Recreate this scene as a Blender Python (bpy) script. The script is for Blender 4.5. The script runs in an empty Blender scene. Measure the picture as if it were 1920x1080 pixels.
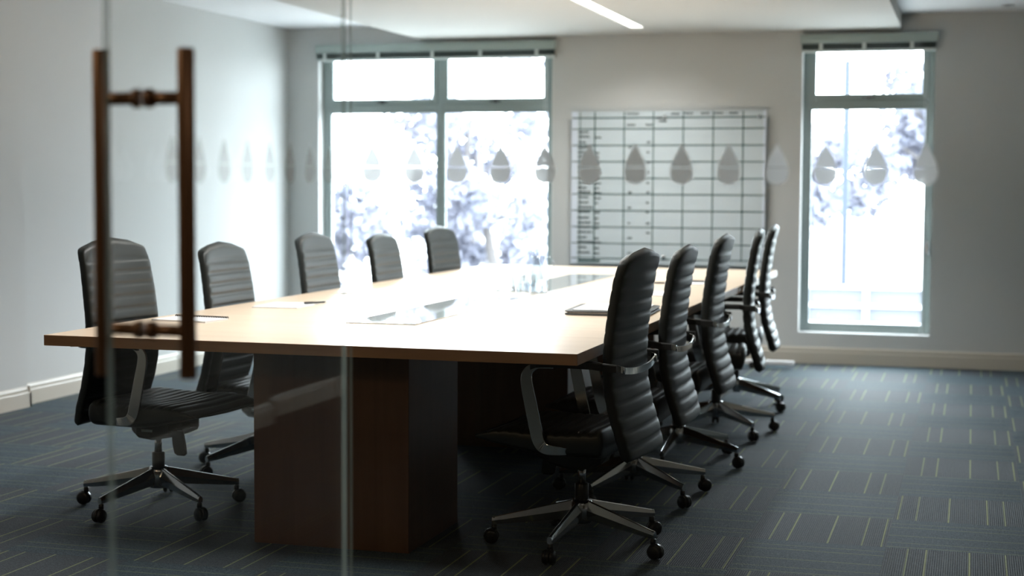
import bpy, bmesh, math, random
from mathutils import Vector, Matrix
random.seed(7)
C = bpy.context.scene.collection
SC = bpy.context.scene
PI = math.pi

# ------------------------------------------------------------------ camera
def look():
    yaw, pitch, roll, f = 0.2849, 0.0651, 0.0052, 2941.95
    fw = Vector((-math.sin(yaw)*math.cos(pitch), math.cos(yaw)*math.cos(pitch), -math.sin(pitch)))
    r0 = Vector((math.cos(yaw), math.sin(yaw), 0)); u0 = r0.cross(fw)
    r = math.cos(roll)*r0 + math.sin(roll)*u0
    u = -math.sin(roll)*r0 + math.cos(roll)*u0
    cd = bpy.data.cameras.new('camera'); co = bpy.data.objects.new('camera', cd); C.objects.link(co)
    M = Matrix((r, u, -fw)).transposed().to_4x4(); M.translation = Vector((0, 0, 1.28))
    co.matrix_world = M
    cd.sensor_width = 36.0; cd.lens = f/1920*36.0
    cd.clip_start = 0.05; cd.clip_end = 400
    cd.dof.use_dof = True; cd.dof.focus_distance = 5.35; cd.dof.aperture_fstop = 2.3
    SC.camera = co
look()

# ------------------------------------------------------------------ world, lights, exposure
w = bpy.data.worlds.new('sky'); SC.world = w; w.use_nodes = True
nt = w.node_tree; nt.nodes.clear()
wo = nt.nodes.new('ShaderNodeOutputWorld'); wb = nt.nodes.new('ShaderNodeBackground')
wb.inputs['Color'].default_value = (0.87, 0.97, 1.04, 1); wb.inputs['Strength'].default_value = 22.0
nt.links.new(wb.outputs[0], wo.inputs[0])

def area(name, loc, rot, sx, sy, power, col, portal=False):
    l = bpy.data.lights.new(name, 'AREA'); l.shape = 'RECTANGLE'; l.size = sx; l.size_y = sy
    l.energy = power; l.color = col
    if portal: l.cycles.is_portal = True
    o = bpy.data.objects.new(name, l); o.location = loc; o.rotation_euler = rot; C.objects.link(o)
    return o
area('portal_light', (-4.02, 11.84, 1.3), (-PI/2, 0, 0), 1.95, 2.2, 1, (1, 1, 1), True)
area('portal_light', (-0.735, 11.84, 1.3), (-PI/2, 0, 0), 0.95, 2.2, 1, (1, 1, 1), True)
# warm corridor downlight behind the glass front
area('corridor_light', (-2.9, 1.6, 2.49), (0, 0, 0), 0.5, 0.5, 14, (1.0, 0.72, 0.42))
area('corridor_light', (0.6, 0.6, 2.49), (0, 0, 0), 0.5, 0.5, 11, (1.0, 0.80, 0.58))

SC.view_settings.view_transform = 'Standard'; SC.view_settings.look = 'None'
SC.view_settings.exposure = 0.0; SC.view_settings.gamma = 1.0
SC.view_settings.use_curve_mapping = False
cy = SC.cycles
cy.max_bounces = 10; cy.diffuse_bounces = 5; cy.glossy_bounces = 5; cy.transparent_max_bounces = 24
cy.transmission_bounces = 8; cy.sample_clamp_indirect = 8.0
cy.caustics_reflective = False; cy.caustics_refractive = False
cy.use_denoising = True

# ------------------------------------------------------------------ constants of the room
YB = 11.54; XL = -5.24; XR = 1.20; ZC = 2.507; ZS = 2.402; YP = 3.07; XD = -1.265
TZ = 0.74; TX0, TX1, TY0, TY1 = -3.171, -1.210, 4.883, 10.26

# ------------------------------------------------------------------ materials
MATS = {}
def mat(name, col, rough=0.5, metal=0.0, spec=0.5, coat=0.0, emit=None, estr=0.0, sheen=0.0):
    m = bpy.data.materials.new(name); m.use_nodes = True
    b = m.node_tree.nodes['Principled BSDF']
    b.inputs['Base Color'].default_value = (*col, 1); b.inputs['Roughness'].default_value = rough
    b.inputs['Metallic'].default_value = metal; b.inputs['Specular IOR Level'].default_value = spec
    b.inputs['Coat Weight'].default_value = coat; b.inputs['Sheen Weight'].default_value = sheen
    if emit: b.inputs['Emission Color'].default_value = (*emit, 1); b.inputs['Emission Strength'].default_value = estr
    MATS[name] = m
    return m
def N(m, t, **k):
    n = m.node_tree.nodes.new(t)
    for a, v in k.items(): setattr(n, a, v)
    return n
def L(m, a, b): m.node_tree.links.new(a, b)
def P(m): return m.node_tree.nodes['Principled BSDF']
def mth(m, op, a, b=None, c=None):
    n = N(m, 'ShaderNodeMath', operation=op)
    for i, v in enumerate((a, b, c)):
        if v is None: continue
        if isinstance(v, (int, float)): n.inputs[i].default_value = v
        else: L(m, v, n.inputs[i])
    return n.outputs[0]
def mixc(m, fac, a, b):
    n = N(m, 'ShaderNodeMix', data_type='RGBA')
    for i, v in ((0, fac), (6, a), (7, b)):
        if isinstance(v, (int, float)): n.inputs[i].default_value = v
        elif isinstance(v, tuple): n.inputs[i].default_value = (*v, 1)
        else: L(m, v, n.inputs[i])
    return n.outputs[2]
def objxyz(m, geo='Position'):
    g = N(m, 'ShaderNodeNewGeometry'); s = N(m, 'ShaderNodeSeparateXYZ'); L(m, g.outputs[geo], s.inputs[0]); return s, g
def bump(m, h, strength, dist=0.002):
    b = N(m, 'ShaderNodeBump'); b.inputs['Strength'].default_value = strength; b.inputs['Distance'].default_value = dist
    L(m, h, b.inputs['Height']); L(m, b.outputs[0], P(m).inputs['Normal'])
def paint(name, col, rough=0.75):
    m = mat(name, col, rough, spec=0.3)
    n = N(m, 'ShaderNodeTexNoise'); n.inputs['Scale'].default_value = 180; n.inputs['Detail'].default_value = 3
    g = N(m, 'ShaderNodeNewGeometry'); L(m, g.outputs['Position'], n.inputs['Vector'])
    bump(m, n.outputs['Fac'], 0.12, 0.001)
    n2 = N(m, 'ShaderNodeTexNoise'); n2.inputs['Scale'].default_value = 1.3; L(m, g.outputs['Position'], n2.inputs['Vector'])
    c = mixc(m, n2.outputs['Fac'], tuple(x*0.96 for x in col), tuple(min(1, x*1.04) for x in col))
    L(m, c, P(m).inputs['Base Color'])
    return m
WALL = paint('wall_paint', (0.60, 0.612, 0.606))
CEIL = paint('ceiling_paint', (0.90, 0.90, 0.92))
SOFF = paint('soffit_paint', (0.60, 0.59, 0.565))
SKIRT = mat('skirting_paint', (0.55, 0.51, 0.44), 0.35)
REVEAL = paint('reveal_paint', (0.78, 0.78, 0.78))
ALU = mat('window_aluminium', (0.32, 0.38, 0.37), 0.34, 0.2)
CHROME = mat('polished_aluminium', (0.60, 0.61, 0.62), 0.13, 1.0)
BLACKP = mat('black_plastic', (0.012, 0.012, 0.012), 0.32)
BLACKM = mat('satin_black', (0.015, 0.015, 0.014), 0.5)
BRONZE = mat('bronze_metal', (0.26, 0.135, 0.07), 0.36, 0.4)
PAPER = mat('paper', (0.80, 0.80, 0.82), 0.6)
INK = mat('marker_ink', (0.03, 0.09, 0.085), 0.5)
INK2 = mat('pen_ink', (0.015, 0.02, 0.022), 0.5)
LAMP = mat('lamp_diffuser', (0.9, 0.9, 0.9), 0.5, emit=(1.0, 0.97, 0.93), estr=4.0)

# leather
LEA = mat('black_leather', (0.009, 0.012, 0.011), 0.45, spec=0.55)
n = N(LEA, 'ShaderNodeTexVoronoi'); n.inputs['Scale'].default_value = 420
tc = N(LEA, 'ShaderNodeTexCoord'); L(LEA, tc.outputs['Object'], n.inputs['Vector'])
bump(LEA, n.outputs['Distance'], 0.12, 0.0006)
# carpet: quarter-turned tiles with full-length yarn lines
CAR = mat('carpet_tiles', (0.05, 0.06, 0.07), 0.62, spec=0.10)
def build_carpet(m):
    s, g = objxyz(m); T = 0.492
    gx = mth(m, 'DIVIDE', mth(m, 'ADD', s.outputs[0], 0.268+10*T), T)
    gy = mth(m, 'DIVIDE', mth(m, 'ADD', s.outputs[1], -5.68+20*T), T)
    ix, iy = mth(m, 'FLOOR', gx), mth(m, 'FLOOR', gy)
    fx, fy = mth(m, 'FRACT', gx), mth(m, 'FRACT', gy)
    par = mth(m, 'MODULO', mth(m, 'ADD', ix, iy), 2.0)
    par = mth(m, 'GREATER_THAN', par, 0.5)          # 1: lines run along y
    def sel(a, b):                                  # par ? a : b
        return mth(m, 'ADD', mth(m, 'MULTIPLY', a, par), mth(m, 'MULTIPLY', b, mth(m, 'SUBTRACT', 1.0, par)))
    u, v = sel(fx, fy), sel(fy, fx)
    # per-tile random flip of the pattern
    wn = N(m, 'ShaderNodeTexWhiteNoise', noise_dimensions='2D'); cv = N(m, 'ShaderNodeCombineXYZ')
    L(m, ix, cv.inputs[0]); L(m, iy, cv.inputs[1]); L(m, cv.outputs[0], wn.inputs['Vector'])
    flip = mth(m, 'GREATER_THAN', wn.outputs['Value'], 0.5)
    u = mth(m, 'ABSOLUTE', mth(m, 'SUBTRACT', flip, u))
    wob = N(m, 'ShaderNodeTexNoise'); wob.inputs['Scale'].default_value = 120; L(m, g.outputs['Position'], wob.inputs['Vector'])
    uw = mth(m, 'ADD', u, mth(m, 'MULTIPLY', mth(m, 'SUBTRACT', wob.outputs['Fac'], 0.5), 0.004))
    tot = None
    for pos, amp in ((0.035, 1.0), (0.175, 0.8), (0.42, 1.0), (0.715, 1.0), (0.845, 0.8)):
        d = mth(m, 'ABSOLUTE', mth(m, 'SUBTRACT', uw, pos))
        k = mth(m, 'MULTIPLY', mth(m, 'LESS_THAN', d, 0.0065), amp)
        tot = k if tot is None else mth(m, 'MAXIMUM', tot, k)
    brk = mth(m, 'GREATER_THAN', wob.outputs['Fac'], 0.40)
    # lines along x are the fainter, finer yarn
    fade = mth(m, 'ADD', 0.55, mth(m, 'MULTIPLY', par, 0.45))
    line = mth(m, 'MULTIPLY', mth(m, 'MULTIPLY', tot, fade), mth(m, 'ADD', 0.6, mth(m, 'MULTIPLY', brk, 0.4)))
    # ribs along the same direction
    rib = mth(m, 'SINE', mth(m, 'MULTIPLY', u, 2*PI*66))
    fl = N(m, 'ShaderNodeTexNoise'); fl.inputs['Scale'].default_value = 170; fl.inputs['Detail'].default_value = 4
    L(m, g.outputs['Position'], fl.inputs['Vector'])
    f2 = N(m, 'ShaderNodeTexNoise'); f2.inputs['Scale'].default_value = 60; f2.inputs['Detail'].default_value = 3
    L(m, g.outputs['Position'], f2.inputs['Vector'])
    t = mth(m, 'ADD', mth(m, 'MULTIPLY', rib, 0.30), mth(m, 'MULTIPLY', fl.outputs['Fac'], 2.2))
    t = mth(m, 'ADD', t, mth(m, 'MULTIPLY', f2.outputs['Fac'], 0.9))
    t = mth(m, 'SUBTRACT', t, 1.08)
    cl = N(m, 'ShaderNodeClamp'); L(m, t, cl.inputs[0])
    base = mixc(m, cl.outputs[0], (0.008, 0.022, 0.029), (0.100, 0.134, 0.164))
    tint = mixc(m, mth(m, 'MULTIPLY', par, 0.35), base, (0.062, 0.052, 0.052))
    col = mixc(m, line, tint, (0.25, 0.28, 0.14))
    P(m).inputs['Sheen Weight'].default_value = 0.04; P(m).inputs['Sheen Roughness'].default_value = 0.45; P(m).inputs['Sheen Tint'].default_value = (0.8, 0.85, 1, 1)
    L(m, col, P(m).inputs['Base Color'])
    bump(m, cl.outputs[0], 0.5, 0.004)
build_carpet(CAR)
# wood
def wood(name, c1, c2, rough, axis, spec=0.5, scale=1.0):
    m = mat(name, c1, rough, spec=spec)
    g = N(m, 'ShaderNodeNewGeometry'); mp = N(m, 'ShaderNodeMapping'); L(m, g.outputs['Position'], mp.inputs[0])
    sc = {'x': (1.1, 16, 16), 'y': (16, 1.1, 16), 'z': (16, 16, 1.1)}[axis]
    mp.inputs['Scale'].default_value = tuple(v*scale for v in sc)
    a = N(m, 'ShaderNodeTexNoise'); a.inputs['Scale'].default_value = 1.5; a.inputs['Detail'].default_value = 5; a.inputs['Distortion'].default_value = 0.6
    L(m, mp.outputs[0], a.inputs['Vector'])
    b = N(m, 'ShaderNodeTexNoise'); b.inputs['Scale'].default_value = 9; b.inputs['Detail'].default_value = 3; L(m, mp.outputs[0], b.inputs['Vector'])
    f = mth(m, 'ADD', mth(m, 'MULTIPLY', a.outputs['Fac'], 1.5), mth(m, 'MULTIPLY', b.outputs['Fac'], 0.35))
    f = mth(m, 'SUBTRACT', f, 0.45)
    cl = N(m, 'ShaderNodeClamp'); L(m, f, cl.inputs[0])
    L(m, mixc(m, cl.outputs[0], c1, c2), P(m).inputs['Base Color'])
    return m
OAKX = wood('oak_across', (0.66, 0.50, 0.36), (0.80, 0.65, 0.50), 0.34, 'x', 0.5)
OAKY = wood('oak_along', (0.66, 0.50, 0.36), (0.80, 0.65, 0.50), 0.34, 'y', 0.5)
OAKE = wood('oak_edge_shaded', (0.34, 0.17, 0.085), (0.46, 0.26, 0.135), 0.4, 'x')  # tabletop sides: the pale oak darkened, their shade put into the colour
OAKZ = wood('oak_shaded', (0.11, 0.050, 0.024), (0.17, 0.082, 0.042), 0.33, 'z', 0.5, 0.7)  # pedestals and beams: under-table shade painted into the oak colour
PANEL = mat('cupboard_panel', (0.07, 0.085, 0.08), 0.4)
INLAY = mat('inlay_glass', (0.50, 0.55, 0.57), 0.02, spec=0.7, coat=0.5)
INLAY.node_tree.nodes['Principled BSDF'].inputs['Coat IOR'].default_value = 1.8
BOARDM = mat('board_glass', (0.60, 0.675, 0.715), 0.22, spec=0.6)
BOARDE = mat('board_edge', (0.74, 0.80, 0.90), 0.3)
GEDGE = bpy.data.materials.new('glass_edge')
FROST = bpy.data.materials.new('frosted_film')
def build_film(m, col, alpha, scat=0.0):
    m.use_nodes = True; t = m.node_tree; t.nodes.clear()
    o = N(m, 'ShaderNodeOutputMaterial'); mx = N(m, 'ShaderNodeMixShader'); tr = N(m, 'ShaderNodeBsdfTransparent')
    d = N(m, 'ShaderNodeBsdfDiffuse'); tl = N(m, 'ShaderNodeBsdfTranslucent'); ad = N(m, 'ShaderNodeMixShader')
    d.inputs[0].default_value = (*col, 1); tl.inputs[0].default_value = (*col, 1)
    L(m, d.outputs[0], ad.inputs[1]); L(m, tl.outputs[0], ad.inputs[2]); ad.inputs[0].default_value = 0.85
    rf = N(m, 'ShaderNodeBsdfRefraction'); rf.inputs['Roughness'].default_value = 0.55; rf.inputs['IOR'].default_value = 1.2; rf.inputs[0].default_value = (*col, 1)
    a2 = N(m, 'ShaderNodeMixShader'); a2.inputs[0].default_value = scat; L(m, ad.outputs[0], a2.inputs[1]); L(m, rf.outputs[0], a2.inputs[2])
    mx.inputs[0].default_value = alpha; L(m, tr.outputs[0], mx.inputs[1]); L(m, a2.outputs[0], mx.inputs[2]); L(m, mx.outputs[0], o.inputs[0])
build_film(FROST, (1.0, 1.0, 0.99), 0.98, 0.08)
build_film(GEDGE, (0.40, 0.47, 0.42), 0.5)
FROST2 = bpy.data.materials.new('thin_frosted_film'); build_film(FROST2, (0.95, 0.95, 0.93), 0.30)
def glass(name, tint, f0=0.04, rough=0.0, k=1.0):
    m = bpy.data.materials.new(name); m.use_nodes = True; m.node_tree.nodes.clear()
    o = N(m, 'ShaderNodeOutputMaterial'); mx = N(m, 'ShaderNodeMixShader'); tr = N(m, 'ShaderNodeBsdfTransparent')
    gl = N(m, 'ShaderNodeBsdfGlossy'); gl.inputs['Roughness'].default_value = rough; tr.inputs[0].default_value = (*tint, 1)
    lw = N(m, 'ShaderNodeLayerWeight'); lw.inputs['Blend'].default_value = 0.5
    f = mth(m, 'ADD', f0, mth(m, 'MULTIPLY', mth(m, 'POWER', lw.outputs['Facing'], 5.0), (1-f0)*k))
    L(m, f, mx.inputs[0]); L(m, tr.outputs[0], mx.inputs[1]); L(m, gl.outputs[0], mx.inputs[2]); L(m, mx.outputs[0], o.inputs[0])
    return m
GLASS = glass('partition_glass', (0.975, 0.985, 0.98), 0.022, 0.0, 0.5)
WGLASS = glass('window_glass', (0.97, 0.98, 0.98))
TUMB = glass('tumbler_glass', (0.88, 0.90, 0.91), 0.06)

# ------------------------------------------------------------------ mesh helpers
def finish(name, bm, m, parent=None, smooth=False, bevel=0.0, seg=2, loc=None, recalc=True):
    me = bpy.data.meshes.new(name)
    if recalc: bmesh.ops.recalc_face_normals(bm, faces=bm.faces)
    bm.to_mesh(me); bm.free()
    for x in (m if isinstance(m, (list, tuple)) else [m]): me.materials.append(x)
    if smooth:
        for p in me.polygons: p.use_smooth = True
    o = bpy.data.objects.new(name, me); C.objects.link(o)
    if bevel > 0:
        md = o.modifiers.new('bevel', 'BEVEL'); md.width = bevel; md.segments = seg; md.limit_method = 'ANGLE'; md.angle_limit = 0.6
        md.harden_normals = False
    if parent: o.parent = parent
    if loc: o.location = loc
    return o
def tag(o, label=None, cat=None, group=None, kind=None):
    if label: o['label'] = label
    if cat: o['category'] = cat
    if group: o['group'] = group
    if kind: o['kind'] = kind
    return o
def empty(name, loc=(0, 0, 0), rz=0.0):
    o = bpy.data.objects.new(name, None); o.empty_display_size = 0.1; C.objects.link(o)
    o.location = loc; o.rotation_euler = (0, 0, rz); return o
def box(bm, x0, x1, y0, y1, z0, z1, mi=0):
    r = bmesh.ops.create_cube(bm, size=1.0)
    for v in r['verts']:
        v.co = Vector(((x0+x1)/2+v.co.x*(x1-x0), (y0+y1)/2+v.co.y*(y1-y0), (z0+z1)/2+v.co.z*(z1-z0)))
    for f in {f for v in r['verts'] for f in v.link_faces}: f.material_index = mi
    return r['verts']
def boxes(name, lst, m, parent=None, bevel=0.0, seg=2):
    bm = bmesh.new()
    for b in lst: box(bm, *b)
    return finish(name, bm, m, parent, False, bevel, seg)
def cyl(bm, p, q, r0, r1=None, n=20, cap=True):
    p, q = Vector(p), Vector(q); r1 = r0 if r1 is None else r1
    d = (q-p); M = d.to_track_quat('Z', 'Y').to_matrix().to_4x4(); M.translation = (p+q)/2
    return bmesh.ops.create_cone(bm, cap_ends=cap, segments=n, radius1=r0, radius2=r1, depth=d.length, matrix=M)['verts']
def lathe(bm, prof, n=28, cx=0, cy=0, cz=0):
    rings = []
    for r, z in prof:
        rings.append([bm.verts.new((cx+r*math.cos(2*PI*i/n), cy+r*math.sin(2*PI*i/n), cz+z)) for i in range(n)] if r > 1e-6 else [bm.verts.new((cx, cy, cz+z))])
    for a, b in zip(rings, rings[1:]):
        for i in range(n):
            j = (i+1) % n
            if len(a) == 1 and len(b) > 1: bm.faces.new((a[0], b[i], b[j]))
            elif len(b) == 1 and len(a) > 1: bm.faces.new((a[i], a[j], b[0]))
            elif len(a) > 1: bm.faces.new((a[i], a[j], b[j], b[i]))
def loft(bm, rings, cap=True):
    vs = [[bm.verts.new(p) for p in r] for r in rings]; n = len(vs[0])
    for a, b in zip(vs, vs[1:]):
        for i in range(n):
            j = (i+1) % n; bm.faces.new((a[i], a[j], b[j], b[i]))
    if cap:
        bm.faces.new(vs[0][::-1]); bm.faces.new(vs[-1])
def ribbon(bm, path, wdir, w, t, wr=None):
    """flat bar: path of 3-D points, width along wdir, thickness t across"""
    wd = Vector(wdir).normalized(); rings = []
    P_ = [Vector(p) for p in path]
    for i, p in enumerate(P_):
        tn = (P_[min(i+1, len(P_)-1)]-P_[max(i-1, 0)]).normalized(); nn = tn.cross(wd).normalized()
        ww = w if wr is None else wr[i]
        rings.append([p+wd*ww/2+nn*t/2, p-wd*ww/2+nn*t/2, p-wd*ww/2-nn*t/2, p+wd*ww/2-nn*t/2])
    loft(bm, rings)
def bez(pts, n=8):
    """Catmull-Rom through pts"""
    P_ = [Vector(p) for p in pts]; out = []
    for i in range(len(P_)-1):
        a, b, c, d = P_[max(i-1, 0)], P_[i], P_[i+1], P_[min(i+2, len(P_)-1)]
        for k in range(n):
            t = k/n; out.append(0.5*((2*b)+(-a+c)*t+(2*a-5*b+4*c-d)*t*t+(-a+3*b-3*c+d)*t**3))
    out.append(P_[-1]); return out
def interp(x, tab):
    if x <= tab[0][0]: return tab[0][1]
    for (a, va), (b, vb) in zip(tab, tab[1:]):
        if x <= b:
            t = (x-a)/(b-a); t = t*t*(3-2*t) if False else t
            return va+(vb-va)*t
    return tab[-1][1]
def S(o): return tag(o, kind='structure')

# ------------------------------------------------------------------ room shell
S(boxes('floor', [(XL-0.3, 3.6, -1.6, YB+0.3, -0.12, 0.0)], CAR))
S(boxes('ceiling', [(XL-0.3, 3.6, -1.6, YB+0.3, ZC, ZC+0.12)], CEIL))
sof = S(boxes('ceiling_soffit', [(-4.12, -2.362, 3.35, YB-0.001, ZS, ZC-0.001), (-2.262, -0.508, 3.35, YB-0.001, ZS, ZC-0.001),
        (-2.362, -2.262, 11.045, YB-0.001, ZS, ZC-0.001), (-2.362, -2.262, 3.35, 4.6, ZS, ZC-0.001)], SOFF))
S(boxes('wall_left', [(XL-0.2, XL, -1.6, YB+0.3, 0, ZC), (XL, XL+0.06, YP, 7.80, 0, ZC)], WALL))
RWALL = paint('right_wall_paint', (0.26, 0.24, 0.20))
CWALL = paint('corridor_paint', (0.14, 0.11, 0.085))
S(boxes('wall_right', [(XR, XR+0.2, YP, YB+0.3, 0, ZC), (XR-0.14, XR, YP, 7.66, 0, ZC)], RWALL))
# window openings: (x0, x1, z0, z1)
W1 = (-4.985, -3.065, 0.226, 2.372); W2 = (-1.205, -0.270, 0.222, 2.372)
S(boxes('wall_back', [(XL, W1[0], YB, YB+0.3, 0, ZC), (W1[1], W2[0], YB, YB+0.3, 0, ZC), (W2[1], XR, YB, YB+0.3, 0, ZC),
        (W1[0], W1[1], YB, YB+0.3, 0, W1[2]), (W1[0], W1[1], YB, YB+0.3, W1[3], ZC),
        (W2[0], W2[1], YB, YB+0.3, 0, W2[2]), (W2[0], W2[1], YB, YB+0.3, W2[3], ZC)], WALL))
S(boxes('wall_corridor', [(XL-0.2, 3.6, -1.6, -1.45, 0, ZC), (3.45, 3.6, -1.45, YP, 0, ZC), (XR+0.2, 3.45, YP, YP+0.15, 0, ZC)], CWALL))
for i, (x0, x1, z0, z1) in enumerate((W1, W2)):   # bright reveal lining
    e = 0.004
    S(boxes('trim_%d' % (i+1), [(x0, x0+e, YB-0.002, YB+0.3, z0, z1), (x1-e, x1, YB-0.002, YB+0.3, z0, z1),
        (x0+e, x1-e, YB-0.002, YB+0.3, z0, z0+e), (x0+e, x1-e, YB-0.002, YB+0.3, z1-e, z1)], REVEAL))
def skirting(name, runs):
    bm = bmesh.new()
    for ax, a0, a1, wall, sgn in runs:      # ax: run direction; wall coordinate; sgn: into the room
        prof = [(0, 0), (0.018, 0), (0.018, 0.082), (0.015, 0.087), (0.010, 0.090), (0.013, 0.094), (0.013, 0.104), (0.009, 0.112), (0.004, 0.118), (0, 0.120)]
        rings = []
        for a in (a0, a1):
            rings.append([((a, wall+sgn*d, z) if ax == 'x' else (wall+sgn*d, a, z)) for d, z in prof])
        loft(bm, rings)
    return S(finish(name, bm, SKIRT))
skirting('baseboard_left', [('y', 7.80, YB, XL, 1), ('y', YP, 7.818, XL+0.06, 1), ('x', XL, XL+0.078, 7.80, 1)])
skirting('baseboard_back', [('x', XL, XR, YB, -1)])
skirting('baseboard_right', [('y', 7.66, YB, XR-0.045, -1), ('y', YP, 7.678, XR-0.14, -1), ('x', XR-0.158, XR, 7.66, 1)])
cp = empty('wall_cupboard', (XR, 7.7, 0)); tag(cp, 'row of tall flat grey cupboard doors along the right wall', 'cupboard')
boxes('carcass', [(-0.028, 0, 0.0, 3.83, 0.12, 2.40)], PANEL, cp)
for k in range(9):
    y = 0.02+k*0.42
    boxes('door', [(-0.045, -0.029, y, y+0.412, 0.124, 2.395)], PANEL, cp, 0.002)

# ------------------------------------------------------------------ windows
def bar_frame(x0, x1, y0, y1, z0, z1, t):
    return [(x0, x0+t, y0, y1, z0, z1), (x1-t, x1, y0, y1, z0, z1), (x0+t, x1-t, y0, y1, z0, z0+t), (x0+t, x1-t, y0, y1, z1-t, z1)]
def window(idx, x0, x1, z0, z1, mull):
    e = 0.004; x0 += e; x1 -= e; z0 += e; z1 -= e; ya, yb = YB+0.10, YB+0.165
    o = S(boxes('window_%d' % idx, bar_frame(x0, x1, ya, yb, z0, z1, 0.048), ALU, None, 0.004))
    xs = [x0+0.048]+([mull-0.022, mull+0.022] if mull else [])+[x1-0.048]
    tz0, tz1 = 1.858, 1.912
    boxes('transom', [(x0+0.048, x1-0.048, ya-0.004, yb-0.004, tz0, tz1)], ALU, o, 0.004)
    if mull: boxes('mullion', [(mull-0.022, mull+0.022, ya-0.006, yb-0.006, z0+0.048, z1-0.048)], ALU, o, 0.004)
    for k in range(0, len(xs), 2):
        a, b = xs[k], xs[k+1]
        s = boxes('top_sash', bar_frame(a, b, ya-0.012, ya+0.028, tz1, z1-0.048, 0.042), ALU, o, 0.004)
        boxes('top_pane', [(a+0.042, b-0.042, ya+0.008, ya+0.014, tz1+0.042, z1-0.09)], WGLASS, s)
        c = (a+b)/2
        boxes('window_handle', [(c-0.045, c+0.045, ya-0.028, ya-0.018, tz1+0.012, tz1+0.024), (c-0.012, c+0.012, ya-0.02, ya-0.011, tz1+0.004, tz1+0.032)], BLACKM if mull else CHROME, s, 0.003)
        boxes('bottom_bead', bar_frame(a, b, ya+0.004, ya+0.036, z0+0.048, tz0, 0.016), ALU, o, 0.003)
        boxes('pane', [(a+0.016, b-0.016, ya+0.016, ya+0.022, z0+0.064, tz0-0.016)], WGLASS, o)
    if not mull:
        boxes('casement_handle', [(x1-0.04, x1-0.02, ya-0.03, ya-0.012, 0.80, 0.90), (x1-0.045, x1-0.015, ya-0.014, ya, 0.83, 0.87)], CHROME, o, 0.004)
window(1, *W1, -3.995); window(2, *W2, None)
BLGR = mat('blind_headrail', (0.40, 0.48, 0.46), 0.5)
SLAT = mat('blind_slat', (0.035, 0.055, 0.05), 0.45)
RAIL = mat('blind_rail', (0.62, 0.68, 0.66), 0.35)
CORD = mat('blind_cord', (0.70, 0.72, 0.72), 0.7)
def blind(x0, x1, label, ladders):
    o = empty('venetian_blind', ((x0+x1)/2, YB, 2.2)); tag(o, label, 'blind'); hx = (x1-x0)/2
    boxes('headrail', [(-hx-0.006, hx+0.006, -0.055, -0.001, 0.108, 0.172), (-hx-0.008, hx+0.008, -0.058, -0.001, 0.166, 0.174)], BLGR, o, 0.003)
    boxes('slat_stack', [(-hx+0.006, hx-0.006, -0.046+0.001*(k % 2), -0.004, 0.066+k*0.0068, 0.0705+k*0.0068) for k in range(6)], SLAT, o)
    boxes('bottom_rail', [(-hx+0.004, hx-0.004, -0.05, -0.002, 0.046, 0.0635)], RAIL, o, 0.003)
    for t in ladders:
        x = -hx+t*2*hx
        boxes('ladder_bracket', [(x-0.014, x+0.014, -0.056, -0.050, 0.058, 0.108), (x-0.006, x+0.006, -0.056, -0.048, 0.04, 0.058)], RAIL, o, 0.002)
    bm = bmesh.new()
    cyl(bm, (hx-0.075, -0.052, 0.06), (hx-0.075, -0.052, -1.98), 0.0022, n=6); cyl(bm, (hx-0.055, -0.052, 0.06), (hx-0.055, -0.052, -1.96), 0.0022, n=6)
    finish('pull_cord', bm, CORD, o)
blind(W1[0]+0.002, W1[1]+0.02, 'raised grey slatted blind across the top of the wide left window', (0.04, 0.27, 0.5, 0.70, 0.93))
blind(W2[0]-0.004, W2[1]+0.004, 'raised grey slatted blind above the narrow right window', (0.15, 0.47, 0.82))

# ------------------------------------------------------------------ ceiling fittings
ll = empty('linear_ceiling_light', (-2.312, 7.8, ZS)); tag(ll, 'long recessed white strip light in the lowered ceiling', 'ceiling light')
bm = bmesh.new(); y0, y1, hw = 4.605-7.8, 11.04-7.8, 0.0485     # diffuser with rounded far end
pts = [(-hw, y0), (hw, y0)]+[(hw*0.62+hw*0.38*math.cos(a), y1-hw*0.38+hw*0.38*math.sin(a)) for a in (0, PI/8, PI/4, 3*PI/8, PI/2)]+[(-hw*0.62-hw*0.38*math.sin(a), y1-hw*0.38+hw*0.38*math.cos(a)) for a in (0, PI/8, PI/4, 3*PI/8, PI/2)]
loft(bm, [[(x, y, 0.006) for x, y in pts], [(x, y, 0.014) for x, y in pts]])
finish('diffuser', bm, LAMP, ll)
boxes('housing', [(-hw, hw, y0, y1, 0.02, 0.08)], RAIL, ll)
al = area('strip_lamp', (-2.312, (4.605+11.04)/2, ZS-0.002), (0, 0, 0), 0.09, 6.3, 118, (1.0, 1.0, 0.98)); al.data.spread = math.radians(135)
dl = empty('recessed_downlight', (0.196, 11.12, ZC)); tag(dl, 'small round recessed spotlight in the upper ceiling by the right window', 'downlight')
bm = bmesh.new(); lathe(bm, [(0.032, -0.001), (0.045, -0.001), (0.045, -0.006), (0.040, -0.008), (0.032, -0.004), (0.032, -0.001)])
finish('bezel', bm, CHROME, dl, True)
bm = bmesh.new(); lathe(bm, [(0, -0.001), (0.0318, -0.001), (0.0318, -0.003), (0, -0.003)]); finish('lens', bm, BLACKM, dl, True)

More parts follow.
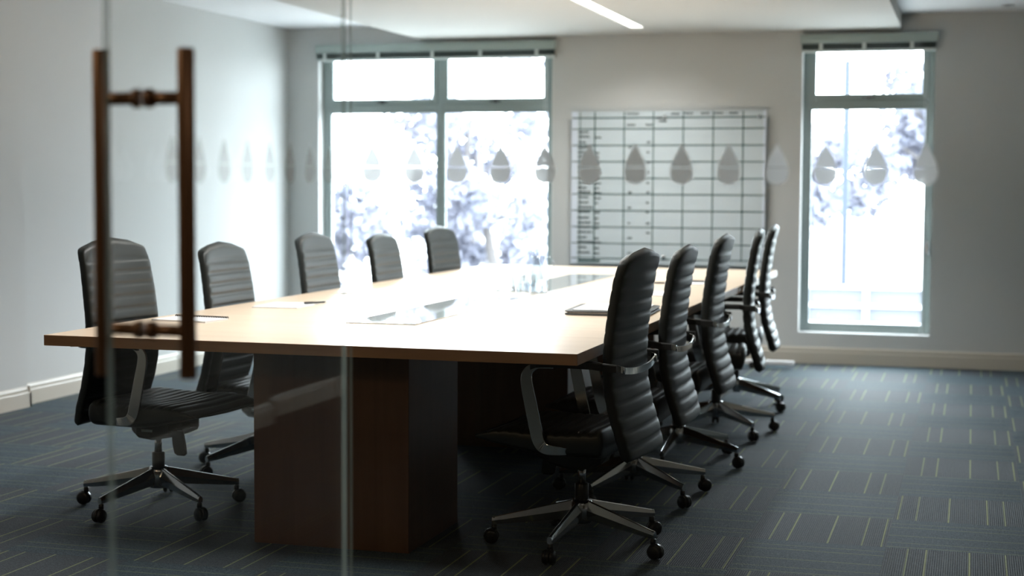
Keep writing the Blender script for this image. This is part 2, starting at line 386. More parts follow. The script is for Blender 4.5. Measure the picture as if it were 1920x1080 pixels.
# ------------------------------------------------------------------ whiteboard
wbd = empty('planning_board', (-2.176, YB, 0.70)); tag(wbd, 'pale glass planning board with a ruled grid and handwriting on the back wall', 'whiteboard')
BX0, BX1, BZ = -0.727, 0.727, 1.135
boxes('board', [(BX0+0.045, BX1-0.02, -0.055, -0.045, 0, BZ)], BOARDM, wbd, 0.002)
boxes('edge_strip', [(BX0, BX0+0.045, -0.057, -0.043, 0, BZ)], BOARDE, wbd, 0.002)
boxes('edge_strip', [(BX1-0.02, BX1, -0.057, -0.043, 0, BZ)], BOARDE, wbd, 0.002)
gl = []
yg = (-0.0572, -0.0571)
for x, t in ((-0.66, 0.004), (-0.548, 0.0075), (-0.324, 0.0065), (-0.103, 0.006), (0.120, 0.006), (0.341, 0.006), (0.560, 0.006)): gl.append((x-t/2*1.3, x+t/2*1.3, *yg, 0.03, BZ-0.001))
for z, t in ((1.088, 0.009), (1.006, 0.008), (0.884, 0.008), (0.763, 0.008), (0.640, 0.008), (0.520, 0.008), (0.398, 0.008), (0.275, 0.007), (0.153, 0.007), (0.040, 0.007)): gl.append((BX0+0.004, BX1-0.004, *yg, z-t/2, z+t/2))
gl.append((-0.67, -0.50, *yg, 0.012, 0.028))
boxes('ruled_grid', gl, INK, wbd)
rr = random.Random(3)
def scribble(x, z, w, h):
    n = max(3, int(w/0.012)); pts = []
    for k in range(n*2+1):
        pts.append(Vector((x+w*k/(n*2)+rr.uniform(-.002, .002), -0.0585, z+(h/2 if k % 2 else -h/2)*rr.uniform(0.35, 1.0))))
    bm = bmesh.new(); ribbon(bm, pts, (0, 1, 0), 0.0006, 0.0085); finish('handwriting', bm, INK2, wbd)
for k in range(25):
    z = 0.985-k*0.0375+rr.uniform(-.004, .004)
    scribble(-0.675+rr.uniform(0, .006), z, rr.uniform(0.05, 0.115), 0.016)
    if rr.random() < 0.8: scribble(-0.542, z-0.006, rr.uniform(0.02, 0.05) if k != 15 else 0.10, 0.013)
    if k % 2 == 0 and k > 1 and rr.random() < 0.8: scribble(-0.150, z, rr.uniform(0.015, 0.03), 0.012)
    if k % 3 == 0 and k > 1: scribble(-0.290, z, rr.uniform(0.015, 0.045), 0.011)
for x, w_, z in ((-0.305, 0.09, 1.118), (-0.30, 0.06, 1.035), (-0.16, 0.05, 1.035), (-0.085, 0.06, 1.085), (-0.06, 0.05, 1.06), (0.03, 0.06, 1.115), (0.13, 0.06, 1.118), (0.25, 0.06, 1.118), (0.35, 0.06, 1.118), (0.46, 0.06, 1.118)): scribble(x, z, w_, 0.014)
for x in (-0.02, 0.675):
    bm = bmesh.new(); cyl(bm, (x, -0.001, 1.09), (x, -0.068, 1.09), 0.013, n=16); finish('standoff', bm, CHROME, wbd, True)
for x in (-0.02, 0.675):
    bm = bmesh.new(); cyl(bm, (x, -0.001, 0.06), (x, -0.068, 0.06), 0.013, n=16); finish('standoff', bm, CHROME, wbd, True)

# ------------------------------------------------------------------ glass partition and open door
DROP = []
for k in range(25):   # teardrop outline, tip up, unit height
    t = 2*PI*k/24
    DROP.append((0.5*math.sin(t)*math.sin(t/2)**1.25*1.18, 0.5*math.cos(t)))
def drop_mesh(bm, u0, z0, w_, h, axis, c):
    pts = DROP[:-1]
    def band(lo, hi):
        row = []
        K = 9
        for k in range(K+1):
            v = lo+(hi-lo)*k/K; a = math.acos(max(-1, min(1, 2*v))); x = 0.5*math.sin(a)*math.sin(a/2)**1.25*1.18
            row.append((x, v))
        loop = [(x, v) for x, v in row]+[(-x, v) for x, v in reversed(row)]
        bm.faces.new([bm.verts.new((u0+x*w_, c, z0+v*h) if axis == 'x' else (c, u0+x*w_, z0+v*h)) for x, v in loop])
        bm.faces.ensure_lookup_table(); f_ = bm.faces[-1]; f_.normal_update()
        if (f_.normal.y > 0 if axis == 'x' else f_.normal.x < 0): f_.normal_flip()
    band(-0.499, -0.09); band(-0.07, 0.499)
gp = boxes('wall_glass', [(XD+0.012, XR-0.14, YP-0.006, YP+0.006, 0.0, ZC)], [GLASS, GEDGE])
S(gp)
for p in gp.data.polygons: p.material_index = 0 if abs(p.normal.y) > 0.5 else 1
for k in range(13):
    bm = bmesh.new(); drop_mesh(bm, -1.202+0.0930*k, 1.324, 0.052, 0.080, 'x', YP-0.0065)
    finish('drop_sticker', bm, FROST, gp, recalc=False)
gp2 = S(boxes('wall_glass', [(XL+0.06, -2.21, YP-0.006, YP+0.006, 0.0, ZC)], [GLASS, GEDGE]))
for p in gp2.data.polygons: p.material_index = 0 if abs(p.normal.y) > 0.5 else 1
door = boxes('door_1', [(XD-0.006, XD+0.006, 2.126, YP-0.008, 0.01, ZC-0.005)], [GLASS, GEDGE]); S(door)
for p in door.data.polygons: p.material_index = 0 if abs(p.normal.x) > 0.5 else 1
for k in range(8):
    bm = bmesh.new(); drop_mesh(bm, 2.964-0.0925*k, 1.322, 0.052, 0.080, 'y', XD+0.0065)
    finish('drop_sticker', bm, FROST2, door, recalc=False)
for s in (1, -1):
    bm = bmesh.new(); hy = 2.235; xb = XD+s*0.075
    pr = [(0, 0), (0.0125, 0), (0.0138, 0.002), (0.0138, 0.520), (0.0125, 0.522), (0, 0.522)]
    lathe(bm, pr, 24, xb, hy, 0.971)
    for z in (1.415, 1.047):
        cyl(bm, (XD+s*0.0065, hy, z), (XD+s*0.016, hy, z), 0.0155, n=24)
        cyl(bm, (XD+s*0.016, hy, z), (xb, hy, z), 0.0105, 0.0105, n=20)
    finish('pull_handle', bm, BRONZE, door, True, 0.0)

# ------------------------------------------------------------------ table
tb = empty('boardroom_table', ((TX0+TX1)/2, (TY0+TY1)/2, 0)); tag(tb, 'long pale oak boardroom table with glass inlays down its middle', 'table')
cx, cyy = (TX0+TX1)/2, (TY0+TY1)/2
def tbx(name, l, m, bevel=0.0, par=None):
    l = [(a-cx, b-cx, c-cyy, d-cyy, e, f) for a, b, c, d, e, f in l]
    return boxes(name, l, m, par or tb, bevel)
SX0, SX1 = -2.345, -2.055
ys = [TY0, 5.69, 7.22, 7.66, 9.31, TY1]
g = 0.0008
seg = []
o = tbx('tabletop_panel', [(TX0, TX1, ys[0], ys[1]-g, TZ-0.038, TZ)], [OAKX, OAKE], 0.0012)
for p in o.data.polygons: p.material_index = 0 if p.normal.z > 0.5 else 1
for a, b, m_ in ((ys[1], ys[2], OAKY), (ys[3], ys[4], OAKY)):
    for x0, x1 in ((TX0, SX0-g), (SX1+g, TX1)):
        o = tbx('tabletop_panel', [(x0, x1, a, b-g, TZ-0.038, TZ)], [OAKX, OAKE], 0.0012)
        for p in o.data.polygons: p.material_index = 0 if p.normal.z > 0.5 else 1
for a, b in ((ys[2], ys[3]), (ys[4], ys[5])):
    o = tbx('tabletop_panel', [(TX0, TX1, a, b-g, TZ-0.038, TZ)], [OAKX, OAKE], 0.0012)
    for p in o.data.polygons: p.material_index = 0 if p.normal.z > 0.5 else 1
for a, b in ((ys[1], ys[2]), (ys[3], ys[4])):
    tbx('glass_inlay', [(SX0, SX1, a, b-g, TZ-0.03, TZ+0.005)], INLAY, 0.0006)
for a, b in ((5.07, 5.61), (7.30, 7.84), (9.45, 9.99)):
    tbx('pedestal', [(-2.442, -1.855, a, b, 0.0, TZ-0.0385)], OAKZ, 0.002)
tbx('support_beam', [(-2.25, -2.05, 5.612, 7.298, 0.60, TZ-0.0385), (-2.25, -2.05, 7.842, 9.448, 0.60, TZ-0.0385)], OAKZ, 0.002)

# ------------------------------------------------------------------ chairs
BP = [(0.345, -0.238), (0.42, -0.218), (0.50, -0.192), (0.58, -0.175), (0.66, -0.168), (0.76, -0.172), (0.86, -0.184), (0.96, -0.200), (1.07, -0.222)]
BW = [(0.345, 0.43), (0.42, 0.455), (0.55, 0.462), (0.66, 0.455), (0.85, 0.445), (1.0, 0.425), (1.07, 0.405)]
ZT, ZB = 1.068, 0.345
SEAMS = [ZB+0.0]
z = ZT-0.088; sl = []
while z > ZB+0.03: sl.append(z); z -= 0.0485
SEAMS = [ZT]+sl+[ZB]
def ribf(v, seams):
    for a, b in zip(seams, seams[1:]):
        hi, lo = max(a, b), min(a, b)
        if lo <= v <= hi:
            t = (v-lo)/(hi-lo); return min(1.0, (4*t*(1-t)))**0.33
    return 0
def make_back(par):
    bm = bmesh.new(); rings = []
    zs = []
    for a, b in zip(SEAMS, SEAMS[1:]):
        K = 6
        for k in range(K): zs.append(a+(b-a)*k/K)
    zs.append(ZB); zs = zs[::-1]
    ex = [0.0, 0.25, 0.55, 0.8]
    NP = 40
    for i, z in enumerate(zs):
        dtop, dbot = ZT-z, z-ZB; endf = min(1.0, (max(0, min(dtop, dbot))/0.016)) ; endf = math.sqrt(max(0, 1-(1-endf)**2))
        th = 0.048*(0.12+0.88*endf); yw = interp(z, BP); wd = interp(z, BW)
        crn = max(0, 1-dtop/0.035); wd = wd-0.050*(1-math.sqrt(max(0, 1-crn**2)))-0.012*(1-min(1, dbot/0.02))
        r = ribf(z, SEAMS); ring = []
        for k in range(NP):
            a = 2*PI*k/NP; c, s = math.cos(a), math.sin(a)
            u = math.copysign(abs(c)**0.24, c); v = math.copysign(abs(s)**0.42, s)
            bul = 0.0065*(r-1.0)*min(1, max(0, abs(s)*1.6-0.35))*min(1, endf+.2)
            x = u*wd/2; y = yw+v*(th/2+bul)+0.012*(u*u)
            crown = 0.034*(abs(u)**2.2)*max(0, 1-dtop/0.10)
            ring.append((x, y, z-crown))
        rings.append(ring)
    loft(bm, rings)
    return finish('backrest', bm, LEA, par, True)
def make_seat(par):
    bm = bmesh.new(); rings = []; Y0, Y1 = -0.150, 0.315; NP = 44; n_r = 10
    seams = [Y0+(Y1-0.05-Y0)*k/n_r for k in range(n_r+1)]+[Y1]
    ysl = []
    for a, b in zip(seams, seams[1:]):
        for k in range(6): ysl.append(a+(b-a)*k/6)
    ysl.append(Y1)
    for y in ysl:
        e = min(1.0, (Y1-y)/0.055); e = math.sqrt(max(0, 1-(1-e)**2)); e0 = min(1.0, (y-Y0)/0.02); e0 = math.sqrt(max(0, 1-(1-e0)**2))
        zt = 0.452-0.012*math.sin(max(0, (y+0.15)/0.465)*PI)+0.0-0.045*max(0, (y-0.17)/0.145)**2
        zb = 0.348+0.055*max(0, (y-0.05)/0.265)**1.4
        zm, h = (zt+zb)/2, (zt-zb)*(0.1+0.9*e)*(0.2+0.8*e0)
        wd = 0.50*(1-0.05*(1-e))*(0.97+0.03*e0); r = ribf(y, seams); ring = []
        for k in range(NP):
            a = 2*PI*k/NP; c, s = math.cos(a), math.sin(a)
            u = math.copysign(abs(c)**0.34, c); v = math.copysign(abs(s)**0.5, s)
            bul = 0.008*(r-1)*(min(1, s*1.6) if s > 0 else 0)
            ring.append((u*wd/2, y, zm+v*h/2+bul+0.010*u*u*(1 if s > 0 else 0)))
        rings.append(ring)
    loft(bm, rings)
    return finish('seat', bm, LEA, par, True)
def make_chair():
    r = empty('office_chair')
    # ---- base
    bm = bmesh.new(); lathe(bm, [(0, 0.085), (0.034, 0.085), (0.040, 0.10), (0.040, 0.150), (0.034, 0.168), (0, 0.168)], 28)
    finish('hub', bm, CHROME, r, True)
    for k in range(5):
        bm = bmesh.new(); rings = []
        for t in [i/8 for i in range(9)]:
            x = 0.030+t*0.290; zt = 0.166-0.070*t; hh = 0.066-0.040*t; wt = 0.013-0.002*t; wbm = 0.034-0.014*t
            if t == 1.0: hh = 0.024
            rings.append([(x, -wt/2, zt-0.002), (x, -wt/4, zt), (x, wt/4, zt), (x, wt/2, zt-0.002), (x, wbm/2, zt-hh*0.5), (x, wbm/2*0.8, zt-hh), (x, -wbm/2*0.8, zt-hh), (x, -wbm/2, zt-hh*0.5)])
        loft(bm, rings); cyl(bm, (0.312, 0, 0.096), (0.312, 0, 0.05), 0.007, n=10)
        o = finish('base_leg', bm, CHROME, r); o.rotation_euler = (0, 0, 2*PI*k/5); o['k'] = k
        bm = bmesh.new()
        for s in (1, -1):
            prof = [(0.001, -0.0085), (0.020, -0.0085), (0.0245, -0.006), (0.0265, 0.0), (0.0245, 0.005), (0.018, 0.0085), (0.001, 0.0095)]
            q0 = len(bm.verts); lathe(bm, prof, 24); bm.verts.ensure_lookup_table()
            for v in bm.verts[q0:]:
                v.co = Vector((0.322+v.co.x, s*(0.0125+v.co.z), 0.0268+v.co.y))
        # hood over the wheel pair
        rings = []
        for i in range(9):
            a = PI*(-0.15+1.15*i/8); cxx, cz = 0.322+0.0285*math.cos(a), 0.0268+0.0285*math.sin(a); ci, czi = 0.322+0.024*math.cos(a), 0.0268+0.024*math.sin(a)
            rings.append([(cxx, -0.007, cz), (cxx, 0.007, cz), (ci, 0.007, czi), (ci, -0.007, czi)])
        loft(bm, rings); cyl(bm, (0.312, 0, 0.050), (0.312, 0, 0.070), 0.010, n=14)
        o = finish('caster', bm, BLACKP, r, True); o.rotation_euler = (0, 0, 2*PI*k/5); o['k'] = k
    bm = bmesh.new(); lathe(bm, [(0, 0.165), (0.024, 0.165), (0.025, 0.170), (0.025, 0.222), (0.022, 0.226), (0, 0.226)]); finish('lift_collar', bm, BLACKP, r, True)
    bm = bmesh.new(); lathe(bm, [(0, 0.22), (0.0145, 0.22), (0.0145, 0.30), (0, 0.30)], 20); finish('gas_lift', bm, CHROME, r, True)
    # ---- mechanism
    bm = bmesh.new(); rings = []
    for y, hw_, zb in ((-0.10, 0.035, 0.327), (-0.085, 0.055, 0.304), (-0.05, 0.075, 0.287), (0.02, 0.085, 0.282), (0.10, 0.08, 0.297), (0.15, 0.06, 0.317), (0.165, 0.03, 0.332)):
        rings.append([(-hw_, y, 0.357), (-hw_, y, zb+0.012), (-hw_*0.8, y, zb), (hw_*0.8, y, zb), (hw_, y, zb+0.012), (hw_, y, 0.357)])
    loft(bm, rings); finish('seat_mechanism', bm, BLACKM, r)
    boxes('maker_plate', [(0.0845, 0.0862, -0.02, 0.03, 0.316, 0.326)], RAIL, r)
    bm = bmesh.new(); loft(bm, [[(0.07+a, 0.135+b*0.8, 0.327) for a, b in ((-.008, -.03), (.008, -.03), (.008, .03), (-.008, .03))],
        [(0.072+a, 0.145+b*0.9, 0.272) for a, b in ((-.008, -.03), (.008, -.03), (.008, .03), (-.008, .03))],
        [(0.074+a, 0.152+b, 0.240) for a, b in ((-.006, -.026), (.006, -.026), (.006, .026), (-.006, .026))],
        [(0.074+a, 0.154+b, 0.231) for a, b in ((-.003, -.016), (.003, -.016), (.003, .016), (-.003, .016))]])
    cyl(bm, (0.05, 0.13, 0.327), (0.075, 0.13, 0.327), 0.009, n=10)
    finish('height_lever', bm, BLACKP, r, False, 0.002)
    make_seat(r); make_back(r)
    # ---- arms: flat aluminium loop, black pad on top
    for s in (1, -1):
        x = s*0.268
        pts = [(x, 0.02, 0.672), (x, 0.075, 0.670), (x, 0.108, 0.650), (x, 0.115, 0.615), (x, 0.100, 0.54), (x, 0.080, 0.45), (x, 0.066, 0.405), (x, 0.040, 0.385), (x*0.92, -0.02, 0.378), (x*0.62, -0.05, 0.362)]
        pth = bez(pts, 5); wr = []
        for i in range(len(pth)):
            t = i/(len(pth)-1); wr.append(0.020+0.024*math.sin(PI*min(1, max(0, (t-0.12)/0.8)))**0.7)
        bm = bmesh.new(); rings = []
        for i, p in enumerate(pth):
            tn = (pth[min(i+1, len(pth)-1)]-pth[max(i-1, 0)]).normalized(); side = Vector((1, 0, 0)); nn = tn.cross(side).normalized(); wv = side
            hw_, ht = 0.005, wr[i]/2
            rings.append([p+wv*hw_+nn*ht, p-wv*hw_+nn*ht, p-wv*hw_-nn*ht, p+wv*hw_-nn*ht])
        loft(bm, rings); a = finish('armrest', bm, CHROME, r, False, 0.0015)
        rings = []
        for y, hw_, zt in ((-0.205, 0.006, 0.684), (-0.150, 0.010, 0.688), (-0.125, 0.021, 0.693), (0.03, 0.022, 0.694), (0.075, 0.020, 0.691), (0.098, 0.012, 0.682)):
            rings.append([(x-hw_, y, zt-0.026), (x+hw_, y, zt-0.026), (x+hw_, y, zt-0.004), (x+hw_*0.7, y, zt), (x-hw_*0.7, y, zt), (x-hw_, y, zt-0.004)])
        bm = bmesh.new(); loft(bm, rings); finish('arm_pad', bm, BLACKM, a)
    bm = bmesh.new(); pts = [(-0.225, -0.190, 0.668), (-0.215, -0.208, 0.662), (-0.18, -0.210, 0.655), (-0.10, -0.218, 0.648), (0, -0.220, 0.646), (0.10, -0.218, 0.648), (0.18, -0.210, 0.655), (0.215, -0.208, 0.662), (0.225, -0.190, 0.668)]
    ribbon(bm, bez(pts, 4), (0, 0, 1), 0.024, 0.006)
    for s in (1, -1): cyl(bm, (s*0.205, -0.205, 0.659), (s*0.205, -0.216, 0.659), 0.011, n=14)
    finish('back_strap', bm, CHROME, r, False, 0.001)
    return r
def chair_copy(src):
    r = src.copy(); C.objects.link(r)
    for ch in list(src.children):
        c = ch.copy(); C.objects.link(c); c.parent = r
        for g_ in list(ch.children):
            d = g_.copy(); C.objects.link(d); d.parent = c
    return r
def place(r, x, y, face, phase, dz, label, group):
    r.location = (x, y, 0); rz = math.radians(face-90); r.rotation_euler = (0, 0, rz)
    for c in r.children:
        if 'k' in c: c.rotation_euler = (0, 0, math.radians(phase+72*c['k'])-rz)
        elif not c.name.startswith(('hub', 'lift_collar', 'gas_lift')): c.location.z = dz
    tag(r, label, 'chair', group)
proto = make_chair()
GL, GR = 'office chairs along the left side of the table', 'office chairs along the right side of the table'
spots = [
 (-3.062, 5.50, -5, 40, 0.0, 'black ribbed leather office chair nearest the door handle, whole base in view', GL),
 (-3.04, 6.42, 0, 172, -0.045, 'black ribbed leather office chair second from the front on the left side', GL),
 (-3.04, 7.45, 0, 20, -0.03, 'black ribbed leather office chair middle of the left row, before the window edge', GL),
 (-3.04, 8.42, 0, 50, -0.06, 'black ribbed leather office chair before the left pane of the wide window', GL),
 (-3.06, 9.47, -6, 30, -0.045, 'black ribbed leather office chair farthest away on the left side, before the window mullion', GL),
 (-1.313, 5.38, 176, 48, 0.0, 'black ribbed leather office chair at the near right corner of the table', GR),
 (-1.325, 6.33, 180, 33, -0.02, 'black ribbed leather office chair second from the front on the right side', GR),
 (-1.300, 7.20, 180, -20, 0.0, 'black ribbed leather office chair third from the front on the right side', GR),
 (-1.262, 8.10, 186, 27, 0.0, 'black ribbed leather office chair fourth from the front on the right side', GR),
 (-1.310, 9.12, 184, 44, 0.0, 'black ribbed leather office chair farthest away on the right side, beside the table end', GR)]
for i, a in enumerate(spots):
    place(proto if i == 0 else chair_copy(proto), *a)

# rail on castors near the far wall
cr = empty('castor_stand', (-1.33, 11.10, 0)); tag(cr, 'low pale rail on small castors near the skirting behind the far chairs', 'stand')
bm = bmesh.new(); box(bm, -0.30, 0.15, -0.022, 0.022, 0.030, 0.058); finish('rail', bm, PAPER, cr, False, 0.004)
for x in (-0.26, -0.14):
    bm = bmesh.new(); cyl(bm, (x, -0.042, 0.024), (x, -0.0225, 0.024), 0.024, n=20); finish('castor_wheel', bm, BLACKP, cr, False, 0.003)

# ------------------------------------------------------------------ things on the table
ZTB = TZ+0.0002
def pad(x, y, rz, w_, d, label, pen=True, name='writing_pad'):
    o = empty(name, (x, y, ZTB), rz); tag(o, label, 'writing pad', 'writing pads laid out at the seats')
    boxes('backing_card', [(-w_/2, w_/2, -d/2, d/2, 0, 0.0012)], BLACKM if not pen else RAIL, o)
    boxes('paper', [(-w_/2+0.001, w_/2-0.001, -d/2+0.001, d/2-0.001, 0.0013, 0.0045)], PAPER, o)
    return o
def pen(x, y, z, rz, label):
    o = empty('ballpoint_pen', (x, y, z), rz); tag(o, label, 'pen', 'pens beside the writing pads')
    bm = bmesh.new(); cyl(bm, (-0.065, 0, 0.005), (0.04, 0, 0.005), 0.0048, n=12); finish('barrel', bm, BLACKP, o, True)
    bm = bmesh.new(); cyl(bm, (0.04, 0, 0.005), (0.058, 0, 0.005), 0.0048, 0.001, n=12); finish('tip', bm, CHROME, o, True)
    bm = bmesh.new(); box(bm, -0.064, -0.022, -0.0012, 0.0012, 0.0098, 0.0115); finish('clip', bm, CHROME, o)
# spiral notebook near the door handle
nb = empty('spiral_notebook', (-2.97, 5.60, ZTB), math.radians(-6)); tag(nb, 'open-faced white notebook with a black spiral along its far edge at the first left seat', 'notebook')
boxes('pages', [(-0.125, 0.125, -0.085, 0.080, 0, 0.006)], PAPER, nb)
boxes('cover', [(-0.125, 0.125, -0.085, 0.080, 0.0062, 0.0068)], PAPER, nb)
bm = bmesh.new()
for k in range(22):
    x = -0.12+k*0.0114
    rings = []
    for i in range(9):
        a = 2*PI*i/9; rings.append(Vector((x, 0.081+0.0062*math.cos(a), 0.0068+0.0062*math.sin(a))))
    ribbon(bm, rings+[rings[0]], (1, 0, 0), 0.0045, 0.0016)
finish('spiral', bm, BLACKP, nb)
pad(-2.93, 6.42, math.radians(4), 0.21, 0.297, 'white writing pad in front of the second left chair')
pen(-2.83, 6.53, ZTB+0.0047, math.radians(55), 'black pen on the pad of the second left chair')
pad(-2.90, 7.35, math.radians(-4), 0.21, 0.297, 'white writing pad in front of the middle left chair')
pad(-2.90, 8.35, math.radians(-3), 0.21, 0.297, 'white writing pad in front of the fourth left chair')
pad(-2.88, 9.50, math.radians(2), 0.21, 0.297, 'white writing pad in front of the farthest left chair')
pen(-2.80, 9.58, ZTB+0.0047, math.radians(20), 'black pen on the pad of the farthest left chair')
pad(-1.55, 7.75, math.radians(3), 0.21, 0.297, 'white writing pad seen between the second and third right chairs')
pad(-1.52, 8.72, math.radians(-3), 0.21, 0.297, 'white writing pad seen between the third and fourth right chairs')
pen(-1.475, 8.74, ZTB+0.0047, math.radians(10), 'black pen seen between the third and fourth right chairs')
pen(-1.66, 8.60, ZTB, math.radians(10), 'black pen lying on the wood between the second and third right chairs')
# leather folio
fo = empty('leather_folio', (-1.47, 6.57, ZTB), math.radians(3)); tag(fo, 'black leather folio holding white paper beside the nearest right chair', 'folio')
def rrect(w_, d, r_, z, n=6):
    out = []
    for cx_, cy_, a0 in ((w_/2-r_, d/2-r_, 0), (-w_/2+r_, d/2-r_, PI/2), (-w_/2+r_, -d/2+r_, PI), (w_/2-r_, -d/2+r_, 1.5*PI)):
        for k in range(n+1):
            a = a0+PI/2*k/n; out.append((cx_+r_*math.cos(a), cy_+r_*math.sin(a), z))
    return out
for z0, z1, nm in ((0.0, 0.007, 'lower_cover'), (0.013, 0.019, 'upper_cover')):
    bm = bmesh.new(); loft(bm, [rrect(0.35, 0.42, 0.035, z0), rrect(0.355, 0.425, 0.037, (z0+z1)/2), rrect(0.35, 0.42, 0.035, z1)]); finish(nm, bm, BLACKM, fo)
bm = bmesh.new(); loft(bm, [rrect(0.335, 0.405, 0.03, 0.0071), rrect(0.335, 0.405, 0.03, 0.0129)]); finish('filler_pages', bm, PAPER, fo)
boxes('paper', [(-0.145, 0.15, -0.18, 0.18, 0.0192, 0.0225)], PAPER, fo)
boxes('pen_clip', [(-0.03, 0.03, 0.115, 0.135, 0.0226, 0.031)], BLACKP, fo, 0.002)
boxes('paper_clip', [(0.01, 0.03, 0.165, 0.195, 0.0226, 0.036)], BLACKP, fo, 0.002)
# tumblers and jugs
def tumbler(x, y, label):
    o = empty('water_tumbler', (x, y, ZTB)); tag(o, label, 'glass', 'clear tumblers by the jugs')
    bm = bmesh.new(); lathe(bm, [(0, 0.0), (0.024, 0.0), (0.029, 0.004), (0.035, 0.100), (0.033, 0.100), (0.027, 0.012), (0, 0.010)], 28); finish('glass_body', bm, TUMB, o, True)
zt_ = TZ+0.0052
def tum(x, y, label):
    tumbler(x, y, label); bpy.data.objects[-1] if False else None
T = [(-2.235, 7.44), (-2.150, 7.40), (-2.175, 7.53), (-2.100, 7.48)]
lab = ['clear water tumbler at the left end of the glass cluster', 'clear water tumbler at the front of the glass cluster', 'clear water tumbler at the back of the glass cluster', 'clear water tumbler nearest the jugs, right end of the cluster']
for (x, y), l_ in zip(T, lab): tumbler(x, y, l_)
def jug(x, y, label, h=0.20, handle=True, rz=0.0):
    o = empty('glass_jug' if handle else 'glass_carafe', (x, y, ZTB if handle else ZTB+0.005), rz); tag(o, label, 'jug')
    bm = bmesh.new(); lathe(bm, [(0, 0), (0.040, 0), (0.046, 0.006), (0.052, h*0.28), (0.047, h*0.5), (0.030, h*0.74), (0.028, h*0.84), (0.036, h), (0.034, h), (0.0255, h*0.84), (0.0275, h*0.74), (0.044, h*0.5), (0.049, h*0.28), (0.043, 0.010), (0, 0.008)], 32)
    finish('jug_body', bm, TUMB, o, True)
    if handle:
        bm = bmesh.new(); pth = bez([(0.033, 0, h*0.93), (0.060, 0, h*0.97), (0.078, 0, h*0.78), (0.074, 0, h*0.55), (0.048, 0, h*0.42)], 6)
        rings = []
        for i, p in enumerate(pth):
            tn = (pth[min(i+1, len(pth)-1)]-pth[max(i-1, 0)]).normalized(); nn = tn.cross(Vector((0, 1, 0))).normalized()
            rings.append([p+nn*0.005*math.cos(a)+Vector((0, 1, 0))*0.006*math.sin(a) for a in [2*PI*k/10 for k in range(10)]])
        loft(bm, rings); finish('jug_handle', bm, TUMB, o, True)
jug(-2.150, 7.735, 'clear glass carafe without a handle behind the tumblers', 0.21, False)
jug(-2.085, 7.595, 'clear glass jug with its handle turned to the right', 0.19, True)

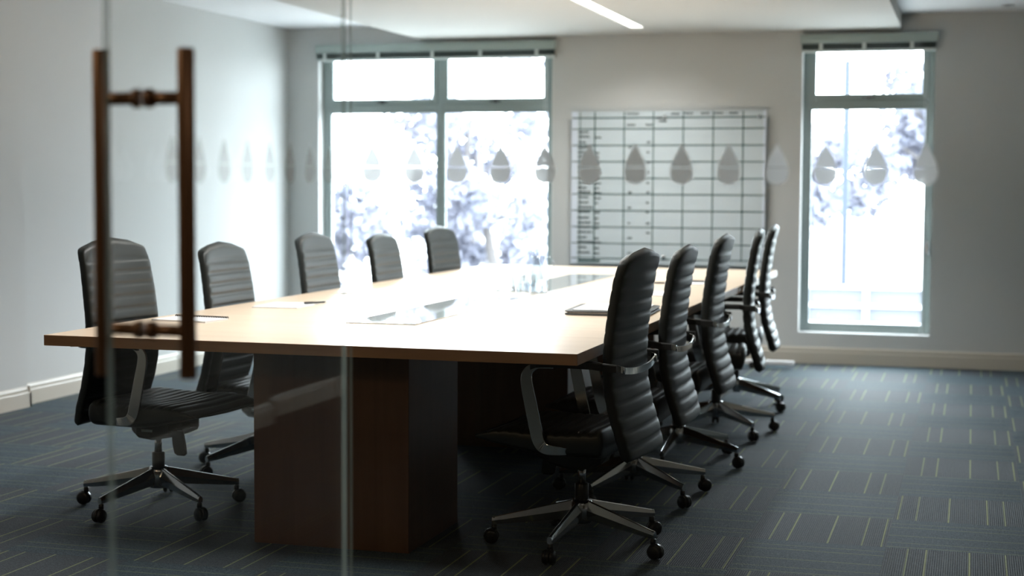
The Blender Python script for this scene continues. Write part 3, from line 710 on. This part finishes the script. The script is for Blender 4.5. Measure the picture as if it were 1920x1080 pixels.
# ------------------------------------------------------------------ outdoors
GRD = mat('paving', (0.45, 0.45, 0.44), 0.9)
S(boxes('ground', [(-60, 60, YB+0.32, 120, -0.45, -0.25)], GRD))
def leafmat(name, a, b):
    m = mat(name, a, 0.7, spec=0.2); oi = N(m, 'ShaderNodeTexNoise'); oi.inputs['Scale'].default_value = 2.2; g = N(m, 'ShaderNodeNewGeometry'); L(m, g.outputs['Position'], oi.inputs['Vector'])
    L(m, mixc(m, oi.outputs['Fac'], a, b), P(m).inputs['Base Color']); return m
LEAF = leafmat('foliage', (0.11, 0.125, 0.17), (0.22, 0.205, 0.245))  # leaf colour carries the pale bluish outdoor haze
BARK = mat('bark', (0.10, 0.09, 0.09), 0.9)
def tree(x, y, h, r, label, nleaf=1500, zc=None, sq=0.7, seed=1):
    rr = random.Random(seed); o = empty('garden_tree', (x, y, -0.25)); tag(o, label, 'tree', 'trees outside the windows')
    bm = bmesh.new(); rings = []
    for i in range(7):
        t = i/6; rr_ = 0.09*(1-0.6*t); cxx = 0.15*math.sin(t*3+seed)
        rings.append([(cxx+rr_*math.cos(2*PI*k/10), 0.1*math.sin(2*t)+rr_*math.sin(2*PI*k/10), h*0.75*t) for k in range(10)])
    loft(bm, rings)
    for k in range(7):
        a = rr.uniform(0, 2*PI); z0 = h*rr.uniform(0.35, 0.6)
        cyl(bm, (0, 0, z0), (r*0.7*math.cos(a), r*0.7*math.sin(a), z0+r*0.5), 0.03, 0.01, n=7)
    finish('trunk', bm, BARK, o, True)
    bm = bmesh.new(); cl = []
    for k in range(16):
        a, b = rr.uniform(0, 2*PI), rr.uniform(-0.9, 1); q = r*rr.uniform(0.25, 0.85)
        cl.append((q*math.cos(a), q*math.sin(a), (zc or h*0.68)+b*r*sq, r*rr.uniform(0.18, 0.36)))
    for k in range(nleaf):
        c = rr.choice(cl); d = Vector((rr.gauss(0, 1), rr.gauss(0, 1), rr.gauss(0, 1))).normalized()*c[3]*rr.uniform(0.4, 1)
        p = Vector(c[:3])+d; p.z = max(p.z, 0.05); u = Vector((rr.gauss(0, 1), rr.gauss(0, 1), rr.gauss(0, 1))).normalized(); v = u.orthogonal().normalized(); s = rr.uniform(0.05, 0.11)
        bm.faces.new([bm.verts.new(p+u*s), bm.verts.new(p+v*s*0.55), bm.verts.new(p-u*s), bm.verts.new(p-v*s*0.55)])
    f = finish('foliage', bm, LEAF, o); tag(f, kind='stuff')
tree(-8.75, 20.0, 3.0, 1.35, 'leafy bush seen low through the left half of the wide window', 2600, 1.15, 0.60, 1)
tree(-7.35, 23.0, 3.4, 1.6, 'broad leafy tree directly behind the window mullion', 2200, 1.7, 0.65, 9)
tree(-6.35, 20.5, 2.6, 1.15, 'rounded shrub seen through the right pane of the wide window', 2400, 0.85, 0.65, 2)
tree(-6.9, 28.5, 5.2, 2.2, 'tall loose tree rising behind the shrub at the right of the wide window', 1300, 3.0, 0.6, 3)
tree(-2.15, 21.5, 3.0, 1.2, 'dense bush at the left edge of the narrow window', 3000, 1.65, 0.42, 4)
tree(-0.45, 22.5, 4.2, 1.5, 'airy tree seen at the upper right of the narrow window', 2400, 2.3, 0.45, 5)
POLE = mat('post_hazed', (0.008, 0.016, 0.035), 0.6)  # blue of the outdoor haze put into the post colour
def post(x, y, z1, r, label):
    o = empty('garden_post', (x, y, -0.25)); tag(o, label, 'post', None)
    bm = bmesh.new(); lathe(bm, [(0, 0), (r*1.8, 0), (r*1.8, 0.04), (r, 0.06), (r, z1+0.25), (r*0.6, z1+0.27), (0, z1+0.27)], 14); finish('shaft', bm, POLE, o, True)
post(-1.30, 17.0, 2.60, 0.036, 'slim tall blue-grey post standing outside the narrow window')
post(-7.35, 17.0, 2.2, 0.030, 'slim pale post standing outside the left pane of the wide window')
fb = empty('low_garden_fence', (-0.7, 15.6, -0.25)); tag(fb, 'low white rail fence outside the narrow window', 'fence')
FW = mat('fence_paint', (0.7, 0.7, 0.7), 0.6); FG = mat('fence_infill', (0.12, 0.125, 0.15), 0.7)
for z in (0.56, 0.38, 0.20): boxes('rail', [(-1.6, 1.6, -0.02, 0.02, z-0.018, z+0.018)], FW, fb)
for k in range(6): boxes('post', [(-1.5+k*0.6, -1.45+k*0.6, -0.025, 0.025, 0, 0.62)], FW, fb)
boxes('infill_panel', [(-1.6, 1.6, 0.03, 0.04, 0.02, 0.54)], FG, fb)
